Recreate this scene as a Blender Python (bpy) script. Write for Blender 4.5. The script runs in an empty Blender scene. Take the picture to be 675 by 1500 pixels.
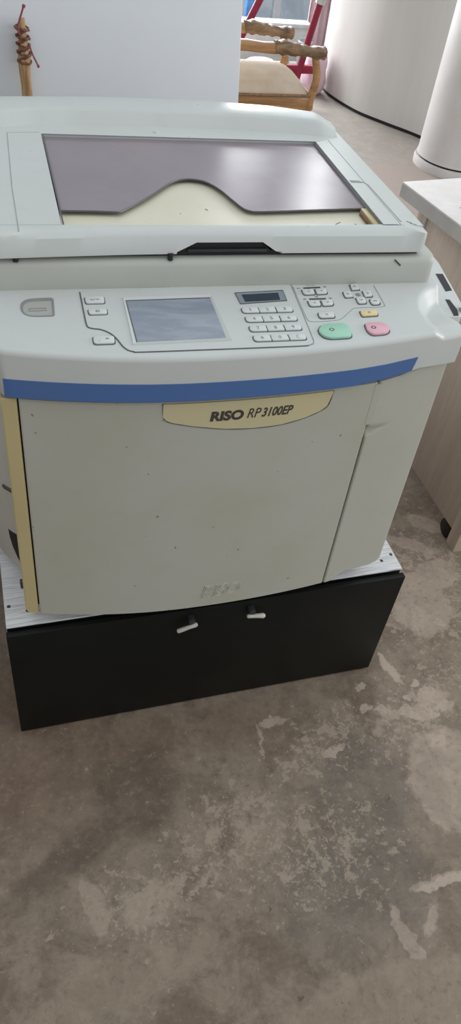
import bpy, bmesh, math, random
from mathutils import Vector, Matrix
random.seed(7)
SC = bpy.context.scene
COL = SC.collection
PI = math.pi

# ------------------------------------------------------------------ helpers
def lerp(a, b, t): return a + (b - a) * t
def sstep(a, b, x):
    t = min(1, max(0, (x - a) / (b - a))); return t * t * (3 - 2 * t)
def interp(tab, x):
    if x <= tab[0][0]: return tab[0][1]
    for (x0, y0), (x1, y1) in zip(tab, tab[1:]):
        if x <= x1: return lerp(y0, y1, (x - x0) / (x1 - x0))
    return tab[-1][1]

class MB:
    def __init__(s): s.v = []; s.f = []
    def add(s, vs, fs):
        n = len(s.v); s.v += [tuple(p) for p in vs]; s.f += [tuple(i + n for i in f) for f in fs]
    def box(s, x0, x1, y0, y1, z0, z1, M=None):
        vs = [(x, y, z) for z in (z0, z1) for y in (y0, y1) for x in (x0, x1)]
        if M: vs = [M @ Vector(p) for p in vs]
        s.add(vs, [(0, 2, 3, 1), (4, 5, 7, 6), (0, 1, 5, 4), (2, 6, 7, 3), (0, 4, 6, 2), (1, 3, 7, 5)])
    def prism(s, poly, lo, hi):
        """poly: 2D points; lo/hi: functions (u,v)->3D"""
        n = len(poly)
        s.add([lo(*p) for p in poly] + [hi(*p) for p in poly],
              [tuple(range(n - 1, -1, -1)), tuple(range(n, 2 * n))] + [(i, (i + 1) % n, n + (i + 1) % n, n + i) for i in range(n)])
    def loft(s, loops, caps=True, closed=True):
        n = len(loops[0]); vs = [p for l in loops for p in l]; fs = []
        for i in range(len(loops) - 1):
            for j in range(n if closed else n - 1):
                a = i * n + j; b = i * n + (j + 1) % n
                fs.append((a, b, b + n, a + n))
        if caps: fs += [tuple(range(n - 1, -1, -1)), tuple(range(len(vs) - n, len(vs)))]
        s.add(vs, fs)
    def tube(s, pts, r, seg=12, flat=1.0):
        pts = [Vector(p) for p in pts]; loops = []
        rs = r if isinstance(r, (list, tuple)) else [r] * len(pts)
        up = Vector((0.0123, 0.0345, 1))
        for i, p in enumerate(pts):
            d = (pts[min(i + 1, len(pts) - 1)] - pts[max(i - 1, 0)]).normalized()
            ref = up if abs(d.dot(up.normalized())) < .95 else Vector((1, 0, 0))
            a = d.cross(ref).normalized(); b = a.cross(d).normalized()
            loops.append([p + rs[i] * (a * math.cos(t) * flat + b * math.sin(t)) for t in [2 * PI * k / seg for k in range(seg)]])
        s.loft(loops)
    def lathe(s, prof, c, seg=40):
        loops = [[(c[0] + r * math.cos(t), c[1] + r * math.sin(t), z) for t in [2 * PI * k / seg for k in range(seg)]] for r, z in prof]
        s.loft(loops)
    def ribbon(s, pts, w, f, h=.0005):
        """flat ribbon along 2D polyline, f(u,v,h)->3D"""
        P = [Vector(p) for p in pts]; n = len(P); vs = []
        for i, p in enumerate(P):
            d = (P[min(i + 1, n - 1)] - P[max(i - 1, 0)]).normalized(); k = Vector((-d.y, d.x)) * w / 2
            a, b = p + k, p - k
            vs += [f(a.x, a.y, -.0004), f(b.x, b.y, -.0004), f(b.x, b.y, h), f(a.x, a.y, h)]
        loops = [vs[4 * i:4 * i + 4] for i in range(n)]
        s.loft(loops)
    def build(s, name, mat, parent=None, org=None, smooth=None, bevel=0, seg=2):
        me = bpy.data.meshes.new(name)
        o3 = Vector(org) if org else Vector((0, 0, 0))
        me.from_pydata([tuple(Vector(p) - o3) for p in s.v], [], s.f)
        bm = bmesh.new(); bm.from_mesh(me)
        bmesh.ops.remove_doubles(bm, verts=bm.verts, dist=1e-6)
        bmesh.ops.recalc_face_normals(bm, faces=bm.faces)
        if bevel:
            es = [e for e in bm.edges if len(e.link_faces) == 2 and e.calc_face_angle(0) > .6]
            bmesh.ops.bevel(bm, geom=es, offset=bevel, segments=seg, profile=.5, affect='EDGES', clamp_overlap=True)
        bm.to_mesh(me); bm.free()
        if bevel and smooth is None: smooth = 40
        if smooth:
            for p in me.polygons: p.use_smooth = True
            me.set_sharp_from_angle(angle=math.radians(smooth))
        me.materials.append(mat)
        o = bpy.data.objects.new(name, me); COL.objects.link(o)
        if parent: o.parent = parent
        return o

def tag(o, label=None, cat=None, group=None, kind=None):
    if label: o['label'] = label
    if cat: o['category'] = cat
    if group: o['group'] = group
    if kind: o['kind'] = kind
    return o
def empty(name, loc, rz=0):
    o = bpy.data.objects.new(name, None); COL.objects.link(o); o.location = loc; o.rotation_euler = (0, 0, rz)
    o.empty_display_size = .05
    return o

def round_poly(P, r, n=5):
    P = [Vector(p) for p in P]; out = []
    for i in range(len(P)):
        a, b, c = P[i - 1], P[i], P[(i + 1) % len(P)]
        d1 = (a - b); d2 = (c - b); rr = min(r[i] if isinstance(r, (list, tuple)) else r, d1.length * .49, d2.length * .49)
        p1 = b + d1.normalized() * rr; p2 = b + d2.normalized() * rr
        for k in range(n + 1):
            t = k / n; out.append(tuple((1 - t) ** 2 * p1 + 2 * t * (1 - t) * b + t * t * p2))
    return out
def smooth_line(P, n=4):
    """Catmull-Rom through points"""
    P = [Vector(p) for p in P]; out = []
    for i in range(len(P) - 1):
        a = P[max(i - 1, 0)]; b = P[i]; c = P[i + 1]; d = P[min(i + 2, len(P) - 1)]
        for k in range(n):
            t = k / n
            out.append(.5 * (2 * b + (c - a) * t + (2 * a - 5 * b + 4 * c - d) * t * t + (3 * b - a - 3 * c + d) * t ** 3))
    return out + [P[-1]]

def text_mesh(s, f, size=(1, 1), shear=0, offset=0, res=4, depth=.0006, center=True, box=None):
    """lettering as MB: glyph outlines mapped by f(u,v,h)->3D. box=(u0,u1,v0,v1) fits the text to a box."""
    cu = bpy.data.curves.new('lettering', 'FONT'); cu.body = s; cu.shear = shear; cu.offset = offset; cu.resolution_u = res
    cu.extrude = .5
    ob = bpy.data.objects.new('lettering', cu); COL.objects.link(ob)
    dg = bpy.context.evaluated_depsgraph_get(); dg.update()
    me = bpy.data.meshes.new_from_object(ob.evaluated_get(dg))
    bpy.data.objects.remove(ob); bpy.data.curves.remove(cu)
    V = [v.co.copy() for v in me.vertices]
    x0 = min(v.x for v in V); x1 = max(v.x for v in V); y0 = min(v.y for v in V); y1 = max(v.y for v in V)
    m = MB(); vs = []
    for v in V:
        u = (v.x - x0) / (x1 - x0); w = (v.y - y0) / (y1 - y0)
        if box: U = lerp(box[0], box[1], u); W = lerp(box[2], box[3], w)
        else: U = (u - .5) * size[0]; W = (w - .5) * size[1]
        vs.append(f(U, W, depth if v.z > 0 else -.0003))
    m.add(vs, [tuple(p.vertices) for p in me.polygons]); bpy.data.meshes.remove(me)
    return m

# ------------------------------------------------------------------ materials
class NT:
    def __init__(s, name):
        s.m = bpy.data.materials.new(name); s.m.use_nodes = True; s.t = s.m.node_tree; s.t.nodes.clear()
        s.out = s.n('ShaderNodeOutputMaterial'); s.p = s.n('ShaderNodeBsdfPrincipled')
        s.t.links.new(s.p.outputs[0], s.out.inputs[0])
        s.co = s.n('ShaderNodeTexCoord')
    def n(s, t, **k):
        o = s.t.nodes.new(t)
        for a, b in k.items(): setattr(o, a, b)
        return o
    def put(s, sock, v):
        if hasattr(v, 'is_linked') or isinstance(v, bpy.types.NodeSocket): s.t.links.new(v, sock)
        elif isinstance(v, (tuple, list)) and len(v) == 3 and sock.type == 'RGBA': sock.default_value = (*v, 1)
        else: sock.default_value = v
    def noise(s, scale, detail=4, rough=.5, vec=None, dist=0, dim3=True):
        o = s.n('ShaderNodeTexNoise'); s.put(o.inputs['Vector'], vec if vec is not None else s.co.outputs['Object'])
        o.inputs['Scale'].default_value = scale; o.inputs['Detail'].default_value = detail; o.inputs['Roughness'].default_value = rough
        o.inputs['Distortion'].default_value = dist
        return o.outputs['Fac']
    def noisec(s, scale, detail=3, vec=None):
        o = s.n('ShaderNodeTexNoise'); s.put(o.inputs['Vector'], vec if vec is not None else s.co.outputs['Object'])
        o.inputs['Scale'].default_value = scale; o.inputs['Detail'].default_value = detail
        return o.outputs['Color']
    def vor(s, scale, vec=None, feature='F1'):
        o = s.n('ShaderNodeTexVoronoi', feature=feature); s.put(o.inputs['Vector'], vec if vec is not None else s.co.outputs['Object'])
        o.inputs['Scale'].default_value = scale
        return o
    def scale(s, v, vec=None):
        o = s.n('ShaderNodeMapping'); s.put(o.inputs['Vector'], vec if vec is not None else s.co.outputs['Object']); o.inputs['Scale'].default_value = v
        return o.outputs[0]
    def math(s, op, a, b=0.0, c=0.0, clamp=False):
        o = s.n('ShaderNodeMath', operation=op, use_clamp=clamp); s.put(o.inputs[0], a); s.put(o.inputs[1], b); s.put(o.inputs[2], c)
        return o.outputs[0]
    def vm(s, op, a, b=(0, 0, 0), sc=1.0):
        o = s.n('ShaderNodeVectorMath', operation=op); s.put(o.inputs[0], a); s.put(o.inputs[1], b)
        if op == 'SCALE': o.inputs['Scale'].default_value = sc
        return o.outputs['Value' if op in ('DISTANCE', 'LENGTH', 'DOT_PRODUCT') else 'Vector']
    def step(s, v, a, b):
        o = s.n('ShaderNodeMapRange', interpolation_type='SMOOTHSTEP'); s.put(o.inputs[0], v); o.inputs[1].default_value = a; o.inputs[2].default_value = b
        return o.outputs[0]
    def mix(s, f, a, b, mode='MIX'):
        o = s.n('ShaderNodeMix', data_type='RGBA', blend_type=mode); s.put(o.inputs[0], f); s.put(o.inputs[6], a); s.put(o.inputs[7], b)
        return o.outputs[2]
    def bump(s, h, strength=.3, dist=.002):
        o = s.n('ShaderNodeBump'); s.put(o.inputs['Height'], h); o.inputs['Strength'].default_value = strength; o.inputs['Distance'].default_value = dist
        s.t.links.new(o.outputs[0], s.p.inputs['Normal'])
    def fin(s, col, rough=.5, metal=0.0, spec=.5, coat=0.0):
        s.put(s.p.inputs['Base Color'], col); s.put(s.p.inputs['Roughness'], rough); s.p.inputs['Metallic'].default_value = metal
        s.p.inputs['Specular IOR Level'].default_value = spec; s.p.inputs['Coat Weight'].default_value = coat
        return s.m

def plastic(name, base, dirt, amt=.35, rough=.38, specks=.0, grime_scale=6):
    k = NT(name)
    n1 = k.noise(grime_scale, 5, .6); n2 = k.noise(grime_scale * 7, 4, .6)
    f = k.math('MULTIPLY', k.step(n1, .35, .8), amt)
    c = k.mix(f, base, dirt)
    c = k.mix(k.math('MULTIPLY', k.step(n2, .5, .8), .08), c, tuple(x * .7 for x in dirt))
    if specks:
        w = k.vm('ADD', k.co.outputs['Object'], k.vm('SCALE', k.noisec(60), sc=.012))
        v = k.vor(62, w); sel = k.n('ShaderNodeSeparateColor'); k.put(sel.inputs[0], v.outputs['Color'])
        rad = k.math('MULTIPLY', k.math('SUBTRACT', sel.outputs[0], 1 - specks), .75)
        d = k.step(k.math('SUBTRACT', rad, v.outputs['Distance']), -.01, .03)
        c = k.mix(k.math('MULTIPLY', d, .6), c, (.09, .075, .055))
    k.bump(k.noise(900, 2, .5), .06, .0006)
    return k.fin(c, k.math('ADD', k.math('MULTIPLY', n2, .12), rough - .06))

def flat(name, col, rough=.5, metal=0, var=.12, sc=20, spec=.5, coat=0.0):
    k = NT(name); n = k.noise(sc, 4, .6)
    c = k.mix(k.step(n, .3, .75), tuple(x * (1 - var) for x in col), tuple(min(1, x * (1 + var)) for x in col))
    return k.fin(c, rough, metal, spec, coat)

def wood(name, a, b, axis='X', sc=10, rough=.45, stretch=12, bump=0.0):
    k = NT(name)
    s = {'X': (1, stretch, stretch), 'Y': (stretch, 1, stretch), 'Z': (stretch, stretch, 1)}[axis]
    v = k.scale(s); n = k.noise(sc * .35, 6, .62, v, .8)
    n2 = k.noise(sc * 2.2, 3, .6, v)
    c = k.mix(k.step(n, .3, .7), a, b)
    c = k.mix(k.math('MULTIPLY', k.step(n2, .5, .75), .35), c, tuple(x * .6 for x in a))
    if bump: k.bump(n, bump, .003)
    return k.fin(c, rough)

M = {}
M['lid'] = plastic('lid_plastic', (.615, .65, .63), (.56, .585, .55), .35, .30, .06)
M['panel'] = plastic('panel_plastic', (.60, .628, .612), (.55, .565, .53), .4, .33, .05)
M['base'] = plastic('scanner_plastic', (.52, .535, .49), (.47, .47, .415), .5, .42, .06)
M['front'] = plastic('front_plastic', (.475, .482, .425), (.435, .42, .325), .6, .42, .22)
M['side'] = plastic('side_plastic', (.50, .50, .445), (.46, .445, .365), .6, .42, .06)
M['cream'] = plastic('cream_plastic', (.56, .47, .25), (.48, .39, .20), .5, .42, .05)
M['tray'] = plastic('tray_plastic', (.74, .72, .58), (.66, .56, .38), .35, .4, .10)
M['plate'] = plastic('plate_plastic', (.60, .54, .33), (.55, .49, .29), .4, .42, .05)
M['blue'] = plastic('blue_plastic', (.075, .165, .40), (.09, .16, .34), .5, .38)
M['recessshade'] = plastic('shaded_recess_plastic', (.42, .435, .41), (.36, .365, .33), .5, .45)  # greyed plastic, the dim recess floor shaded in its colour
M['gapshade'] = flat('gap_shade', (.012, .012, .012), .6)  # near-black fill that paints the shade inside gaps and openings
M['rimshade'] = flat('recess_shade_grey', (.27, .28, .265), .5)  # darker grey paints the shading on the recess walls
M['darkline'] = flat('dark_seam', (.11, .115, .115), .6)
M['faintline'] = flat('faint_seam', (.36, .38, .38), .5)
M['button'] = plastic('button_plastic', (.68, .71, .70), (.60, .61, .58), .3, .35)
M['green'] = plastic('green_button', (.36, .66, .50), (.33, .60, .46), .3, .3)
M['pink'] = plastic('pink_button', (.78, .44, .52), (.72, .40, .47), .3, .3)
M['yellow'] = plastic('yellow_button', (.80, .66, .36), (.7, .56, .3), .3, .35)
M['ink'] = flat('print_ink', (.055, .05, .045), .5)
M['inkgrey'] = flat('grey_print', (.25, .26, .26), .5)
M['lcdframe'] = flat('lcd_frame', (.24, .29, .32), .25)
M['lcd'] = flat('lcd_glass', (.018, .03, .055), .12)
M['handlewhite'] = flat('white_handle', (.52, .50, .45), .4)
M['screw'] = flat('screw_metal', (.08, .075, .07), .45, .6)

def m_screen():
    k = NT('touch_screen'); v = k.scale((3, 9, 6)); n = k.noise(3.2, 5, .6, v, 1.2)
    c = k.mix(k.step(n, .40, .66), (.26, .30, .365), (.335, .375, .425))
    v2 = k.vor(140); c = k.mix(k.math('MULTIPLY', k.step(v2.outputs['Distance'], .10, .04), .5), c, (.6, .62, .65))
    return k.fin(c, .16, 0, .6)
M['screen'] = m_screen()
def m_cover():
    k = NT('smoky_acrylic'); n = k.noise(5, 4, .55, None, .5)
    c = k.mix(k.step(n, .35, .7), (.275, .235, .262), (.31, .268, .29))
    k.p.inputs['Alpha'].default_value = .93
    sm = k.noise(14, 5, .7)
    return k.fin(c, k.math('ADD', .17, k.math('MULTIPLY', sm, .12)), 0, .55)
M['cover'] = m_cover()
M['coveredge'] = flat('acrylic_edge', (.10, .085, .095), .3)
def m_black():
    k = NT('black_laminate'); n = k.noise(5, 5, .6); n2 = k.noise(60, 3, .6)
    c = k.mix(k.step(n, .35, .75), (.0045, .0055, .005), (.008, .009, .008))
    c = k.mix(k.math('MULTIPLY', k.step(n2, .68, .8), .2), c, (.035, .035, .032))
    return k.fin(c, .45, 0, .2)
M['black'] = m_black()
M['blackedge'] = flat('black_edge', (.03, .035, .038), .35)
def m_board():
    k = NT('white_laminate'); v = k.scale((2.2, 230, 1)); n = k.noise(7, 3, .55, v)
    v2 = k.scale((9, 170, 1)); n2 = k.noise(5, 2, .5, v2)
    c = k.mix(k.step(n, .50, .66), (.68, .69, .70), (.27, .27, .27))
    c = k.mix(k.math('MULTIPLY', k.step(n2, .6, .7), .5), c, (.42, .42, .43))
    return k.fin(c, .4)
M['board'] = m_board()

def m_floor():
    k = NT('concrete_floor'); P = k.co.outputs['Object']
    off = lambda sc, amp, det: k.vm('SCALE', k.vm('SUBTRACT', k.noisec(sc, det), (.5, .5, .5)), sc=amp)
    W = k.vm('ADD', k.vm('ADD', P, off(7, .12, 5)), off(40, .035, 6))          # soft stains
    W2 = k.vm('ADD', k.vm('ADD', P, off(16, .055, 6)), off(70, .022, 6))       # ragged paint edges
    def blob(x, y, rx, ry, ang=0, soft=.25, w=None):
        o = k.n('ShaderNodeMapping', vector_type='TEXTURE'); k.put(o.inputs['Vector'], w or W)
        o.inputs['Location'].default_value = (x, y, 0); o.inputs['Rotation'].default_value = (0, 0, math.radians(ang)); o.inputs['Scale'].default_value = (rx, ry, 10)
        return k.step(k.vm('LENGTH', o.outputs[0]), 1 + soft, 1 - soft)
    def union(bs):
        r = bs[0]
        for b in bs[1:]: r = k.math('MAXIMUM', r, b)
        return r
    def mul(*a):
        r = a[0]
        for b in a[1:]: r = k.math('MULTIPLY', r, b)
        return r
    big = k.noise(3.2, 8, .68, None, .3); mid = k.noise(13, 9, .72, None, .5); fine = k.noise(60, 8, .75); grit = k.noise(300, 3, .6)
    c = k.mix(k.step(big, .38, .62), (.128, .104, .082), (.168, .146, .120))
    c = k.mix(mul(k.step(mid, .40, .62), .8), c, (.222, .194, .160))
    c = k.mix(mul(k.step(k.noise(24, 9, .74, None, .6), .56, .66), .5), c, (.098, .08, .063))
    c = k.mix(mul(union([blob(-.02, -.02, .12, .2, 0, .6), blob(.0, -.06, .20, .16, -20, .7), blob(.16, -.10, .16, .08, 10, .6), blob(.45, -.07, .1, .05, 10, .7)]), .75), c, k.mix(k.step(mid, .35, .65), (.120, .088, .066), (.155, .117, .090)))
    c = k.mix(mul(union([blob(.20, -.17, .085, .085, 20, .3), blob(.06, -.27, .16, .03, 25, .5)]), .8), c, k.mix(k.step(mid, .35, .65), (.088, .074, .058), (.115, .098, .078)))
    c = k.mix(mul(union([blob(.66, -.29, .10, .12, -10, .3), blob(.54, -.44, .13, .11, 20, .4), blob(.63, -.42, .09, .10, 0, .3)]), .8), c, k.mix(k.step(mid, .35, .65), (.125, .116, .104), (.165, .153, .137)))
    c = k.mix(mul(union([blob(.38, -.30, .14, .075, 35, .6), blob(.2, -.385, .1, .05, 0, .6)]), k.step(mid, .36, .54), .7), c, (.235, .205, .170))
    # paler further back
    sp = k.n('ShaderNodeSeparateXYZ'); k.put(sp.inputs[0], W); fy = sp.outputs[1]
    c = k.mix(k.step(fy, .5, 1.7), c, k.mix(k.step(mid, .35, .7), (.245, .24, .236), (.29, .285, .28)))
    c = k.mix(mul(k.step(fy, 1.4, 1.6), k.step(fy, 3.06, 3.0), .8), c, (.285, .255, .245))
    # pale paint skin, large remnants with ragged edges
    tone = k.mix(k.step(mid, .38, .66), (.265, .23, .20), (.345, .305, .268))
    B = lambda *a, **q: blob(*a, **q, w=W2)
    pale = union([B(.865, -.305, .105, .125, 0, .06), B(1.0, .15, .075, .105, -25, .06), B(.838, -.005, .012, .048, 20, .12), B(.73, -.478, .058, .012, 0, .15), B(.628, -.545, .016, .05, 8, .1), B(.69, -.53, .03, .012, 40, .3),
                  B(.852, -.125, .03, .014, 20, .15), B(.905, -.12, .05, .02, 30, .15), B(.79, -.115, .02, .012, 0, .2), B(.525, -.087, .04, .010, 4, .15), B(.4808, -.125, .004, .048, 2, .2), B(1.10, .24, .06, .05, 20, .12), B(1.05, .36, .02, .09, 60, .15), B(1.14, .42, .03, .05, 40, .15)])
    c = k.mix(mul(pale, k.step(fine, .30, .40), .85), c, tone)
    chips = union([B(.742, -.101, .016, .012, 30, .15), B(.838, -.131, .030, .016, -30, .12), B(.893, -.098, .026, .016, 10, .12), B(.905, -.136, .040, .011, 15, .12), B(.872, -.128, .016, .018, 0, .12), B(.880, -.060, .008, .012, 0, .12), B(.846, -.093, .010, .009, 0, .12),
                   B(.838, -.005, .010, .044, 20, .12), B(.745, -.045, .014, .008, 30, .12), B(.625, -.181, .022, .010, 40, .15), B(.87, -.205, .03, .012, 20, .15), B(.775, -.104, .016, .007, 20, .15), B(1.02, .09, .02, .012, 20, .15), B(.735, -.482, .05, .010, 0, .15)])
    c = k.mix(mul(chips, k.step(fine, .28, .38), .9), c, (.345, .305, .27))
    soft = union([B(.092, -.368, .02, .052, 8, .12), B(.19, -.385, .055, .036, 0, .3)])
    c = k.mix(mul(soft, k.step(mid, .36, .46), .8), c, (.275, .245, .208))
    tan = union([B(.58, -.665, .21, .085, -6, .06), B(.10, -.50, .13, .05, 10, .5)])
    c = k.mix(mul(tan, .85), c, k.mix(k.step(mid, .38, .66), (.200, .174, .142), (.245, .216, .180)))
    # small flakes everywhere, denser along the worn diagonal
    fl = k.noise(34, 10, .72, None, .35); fl2 = k.noise(85, 8, .7, None, .3)
    area = union([blob(.84, -.14, .2, .08, 25, .7), blob(.62, -.16, .18, .07, 10, .8), blob(.36, -.30, .16, .10, 30, .8), blob(.2, -.38, .14, .07, 10, .8), blob(.52, -.36, .16, .12, 0, .9), blob(1.05, .2, .2, .25, 0, .8)])
    near = k.step(fy, .9, .5)
    c = k.mix(mul(k.step(k.math('ADD', fl, k.math('MULTIPLY', area, .11)), .625, .655), near, .8), c, (.285, .25, .213))
    c = k.mix(mul(k.step(k.math('ADD', fl2, k.math('MULTIPLY', area, .10)), .64, .68), near, .75), c, (.30, .268, .23))
    c = k.mix(mul(k.step(k.math('SUBTRACT', fl, k.math('MULTIPLY', area, .06)), .34, .30), near, .5), c, (.075, .06, .047))
    dk = k.vor(26, W); sd = k.n('ShaderNodeSeparateColor'); k.put(sd.inputs[0], dk.outputs['Color'])
    ds = k.step(k.math('SUBTRACT', k.math('MULTIPLY', k.math('SUBTRACT', sd.outputs[1], .86), .9), dk.outputs['Distance']), -.02, .03)
    c = k.mix(mul(ds, .6), c, (.06, .048, .038))
    c = k.mix(mul(k.step(fine, .50, .70), near, .42), c, (.075, .06, .048))
    c = k.mix(mul(k.step(fine, .47, .32), near, .40), c, (.275, .243, .205))
    c = k.mix(mul(k.step(grit, .55, .75), .12), c, (.30, .27, .235))
    c = k.mix(1.0, c, (1.19, 1.09, .99), 'MULTIPLY')
    k.bump(k.math('ADD', k.math('MULTIPLY', mid, .6), k.math('MULTIPLY', fine, .4)), .25, .004)
    return k.fin(c, k.math('ADD', .52, k.math('MULTIPLY', fine, .3)), 0, .3)
M['floor'] = m_floor()
M['whitewall'] = flat('painted_wall', (.78, .815, .865), .6, 0, .02, 3)
def m_part():
    k = NT('glossy_partition'); v = k.scale((10, 10, 1)); n = k.noise(3, 3, .5, v)
    c = k.mix(k.step(n, .3, .8), (.61, .60, .575), (.63, .62, .60))
    return k.fin(c, .27, 0, .5)
M['partition'] = m_part()
def m_col():
    k = NT('column_white'); n = k.noise(2.5, 4, .6); n2 = k.noise(30, 5, .7)
    c = k.mix(k.step(n, .35, .7), (.62, .60, .58), (.70, .685, .67))
    c = k.mix(k.math('MULTIPLY', k.step(n2, .64, .74), .25), c, (.40, .37, .34))
    return k.fin(c, .5)
M['column'] = m_col()
M['stickwood'] = wood('rough_stick_wood', (.30, .165, .07), (.62, .42, .22), 'Z', 26, .7, 9, .8)
M['string'] = flat('red_string', (.30, .085, .10), .8, 0, .25, 90)
M['twine'] = flat('brown_twine', (.20, .085, .055), .8, 0, .45, 120)
M['chairwood'] = wood('gilded_wood', (.25, .125, .045), (.46, .25, .10), 'X', 12, .4, 7, .3)
M['carved'] = wood('carved_wood', (.10, .06, .035), (.30, .18, .09), 'X', 22, .5, 4, .9)
def m_uph():
    k = NT('beige_upholstery'); n = k.noise(5, 5, .6); n2 = k.noise(120, 2, .5)
    c = k.mix(k.step(n, .35, .7), (.50, .40, .29), (.62, .53, .43))
    k.bump(n2, .2, .002)
    return k.fin(c, .85, 0, .2)
M['uph'] = m_uph()
M['piping'] = flat('brown_piping', (.22, .12, .06), .6, 0, .3, 60)
def m_tabletop():
    k = NT('white_tabletop'); n = k.noise(14, 5, .65); n2 = k.noise(7, 5, .7, None, 1)
    c = k.mix(k.step(n, .4, .7), (.76, .72, .69), (.82, .79, .765))
    c = k.mix(k.math('MULTIPLY', k.step(n2, .68, .72), .55), c, (.92, .91, .90))
    return k.fin(c, .45)
M['tabletop'] = m_tabletop()
M['tableedge'] = flat('grey_edge_band', (.56, .54, .505), .5, 0, .08, 12)
M['tablepanel'] = wood('ash_laminate', (.57, .46, .375), (.65, .535, .44), 'Z', 9, .55, 16)
M['tablelight'] = flat('pale_edge', (.42, .39, .33), .55)
M['red'] = flat('red_paint', (.29, .012, .045), .4, 0, .15)
M['rubber'] = flat('black_rubber', (.012, .011, .010), .6)
M['whitebox'] = flat('white_painted_board', (.62, .64, .62), .5, 0, .08)
M['greybox'] = flat('grey_plastic', (.38, .43, .46), .5)
def m_cloth():
    k = NT('pink_printed_cloth'); v = k.vor(16); s = k.n('ShaderNodeSeparateColor'); k.put(s.inputs[0], v.outputs['Color'])
    c = k.mix(k.step(s.outputs[0], .45, .55), (.80, .42, .52), (.85, .66, .74)); c = k.mix(k.step(s.outputs[1], .75, .8), c, (.45, .62, .80))
    return k.fin(c, .8)
M['cloth'] = m_cloth()
M['pinkcloth'] = flat('pale_pink_cloth', (.80, .60, .68), .8, 0, .15, 8)
M['curtain'] = flat('pinkish_sheet', (.66, .50, .54), .6, 0, .15, 6)
M['bluecrate'] = flat('blue_plastic_sheet', (.07, .22, .52), .4, 0, .2)
M['frame'] = flat('window_frame_paint', (.60, .64, .66), .5, 0, .06)
def m_pane():
    k = NT('bright_window_pane'); n = k.noise(2.4, 5, .6, None, .8); n2 = k.noise(9, 4, .6)
    c = k.mix(k.step(n, .36, .66), (.30, .37, .44), (.50, .57, .63)); c = k.mix(k.math('MULTIPLY', k.step(n2, .55, .7), .5), c, (.72, .77, .80))
    k.put(k.p.inputs['Emission Color'], c); k.p.inputs['Emission Strength'].default_value = .55
    return k.fin((.10, .12, .14), .15)
M['pane'] = m_pane()

# ------------------------------------------------------------------ the setting
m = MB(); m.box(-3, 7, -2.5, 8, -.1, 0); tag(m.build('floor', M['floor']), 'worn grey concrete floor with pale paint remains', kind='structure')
WY = 1.10
m = MB()
xr = lambda z: .680 - .07 * (z - .88)
m.add([(-2.6, WY, 0), (xr(0), WY, 0), (xr(2.3), WY, 2.3), (-2.6, WY, 2.3), (-2.6, WY + .1, 0), (xr(0), WY + .1, 0), (xr(2.3), WY + .1, 2.3), (-2.6, WY + .1, 2.3)],
      [(0, 1, 2, 3), (5, 4, 7, 6), (1, 5, 6, 2), (4, 0, 3, 7), (3, 2, 6, 7), (4, 5, 1, 0)])
tag(m.build('wall_left', M['whitewall'], bevel=.004), 'smooth bluish white wall ending behind the copier', kind='structure')
# curved glossy partition
cp = smooth_line([(2.295, 4.40), (2.275, 4.16), (2.335, 3.85), (2.44, 3.65), (2.55, 3.475), (2.66, 3.26), (2.82, 3.02), (3.05, 2.75), (3.4, 2.5), (4.2, 2.3)], 8)
m = MB(); g = MB(); lp = []; lg = []
for i, p in enumerate(cp):
    d = (cp[min(i + 1, len(cp) - 1)] - cp[max(i - 1, 0)]).normalized(); nrm = Vector((-d.y, d.x)) * .05
    q = p + nrm
    lp.append([(p.x, p.y, .02), (q.x, q.y, .02), (q.x, q.y, 2.5), (p.x, p.y, 2.5)])
    a = p + nrm * .15; lg.append([(a.x, a.y, 0), (q.x, q.y, 0), (q.x, q.y, .02), (a.x, a.y, .02)])
m.loft(lp); g.loft(lg)
tag(m.build('wall_right', M['partition'], smooth=40), 'glossy grey curved partition wall at the right back', kind='structure')
tag(g.build('partition_gap_shade', M['gapshade']), 'black strip standing for the dark gap under the curved partition', kind='structure')  # black strip fills the gap, its shade put into the colour
# back wall with a glazed front
BY = 5.9
m = MB(); m.box(-2.6, -.2, BY, BY + .15, 0, 3.9); m.box(4.4, 7, BY, BY + .15, 0, 3.9); m.box(-.2, 4.4, BY, BY + .15, 0, .04); m.box(-.2, 4.4, BY, BY + .15, 3.6, 3.9)
tag(m.build('wall_back', M['frame']), 'pale back wall under the shop window', kind='structure')
w = MB(); w.box(-.2, 4.4, BY + .06, BY + .075, .04, 3.6)
wo = w.build('window_1', M['pane']); tag(wo, 'large blue-grey shop window at the back', kind='structure')
for x in (-.2, 1.2, 2.46, 4.34):
    f = MB(); f.box(x, x + .06, BY + .02, BY + .12, .04, 3.6); f.build('window_frame', M['frame'], wo)

# white column
c0 = (2.59, 3.0); R = .215
col = empty('column', (c0[0], c0[1], 0))
m = MB(); m.lathe([(R + .004, .055), (R, .075), (R, 2.5)], (0, 0), 56); m.build('shaft', M['column'], col, smooth=40)
m = MB(); m.lathe([(R + .012, 0), (R + .014, .03), (R + .010, .044)], (0, 0), 56); m.build('base_ring', M['column'], col, smooth=40)
m = MB(); m.lathe([(R - .006, .044), (R - .006, .055)], (0, 0), 56); m.build('shadow_groove', M['gapshade'], col, smooth=40)
tag(col, 'white round column with scuffed base standing in front of the curved partition', 'column')

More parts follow.
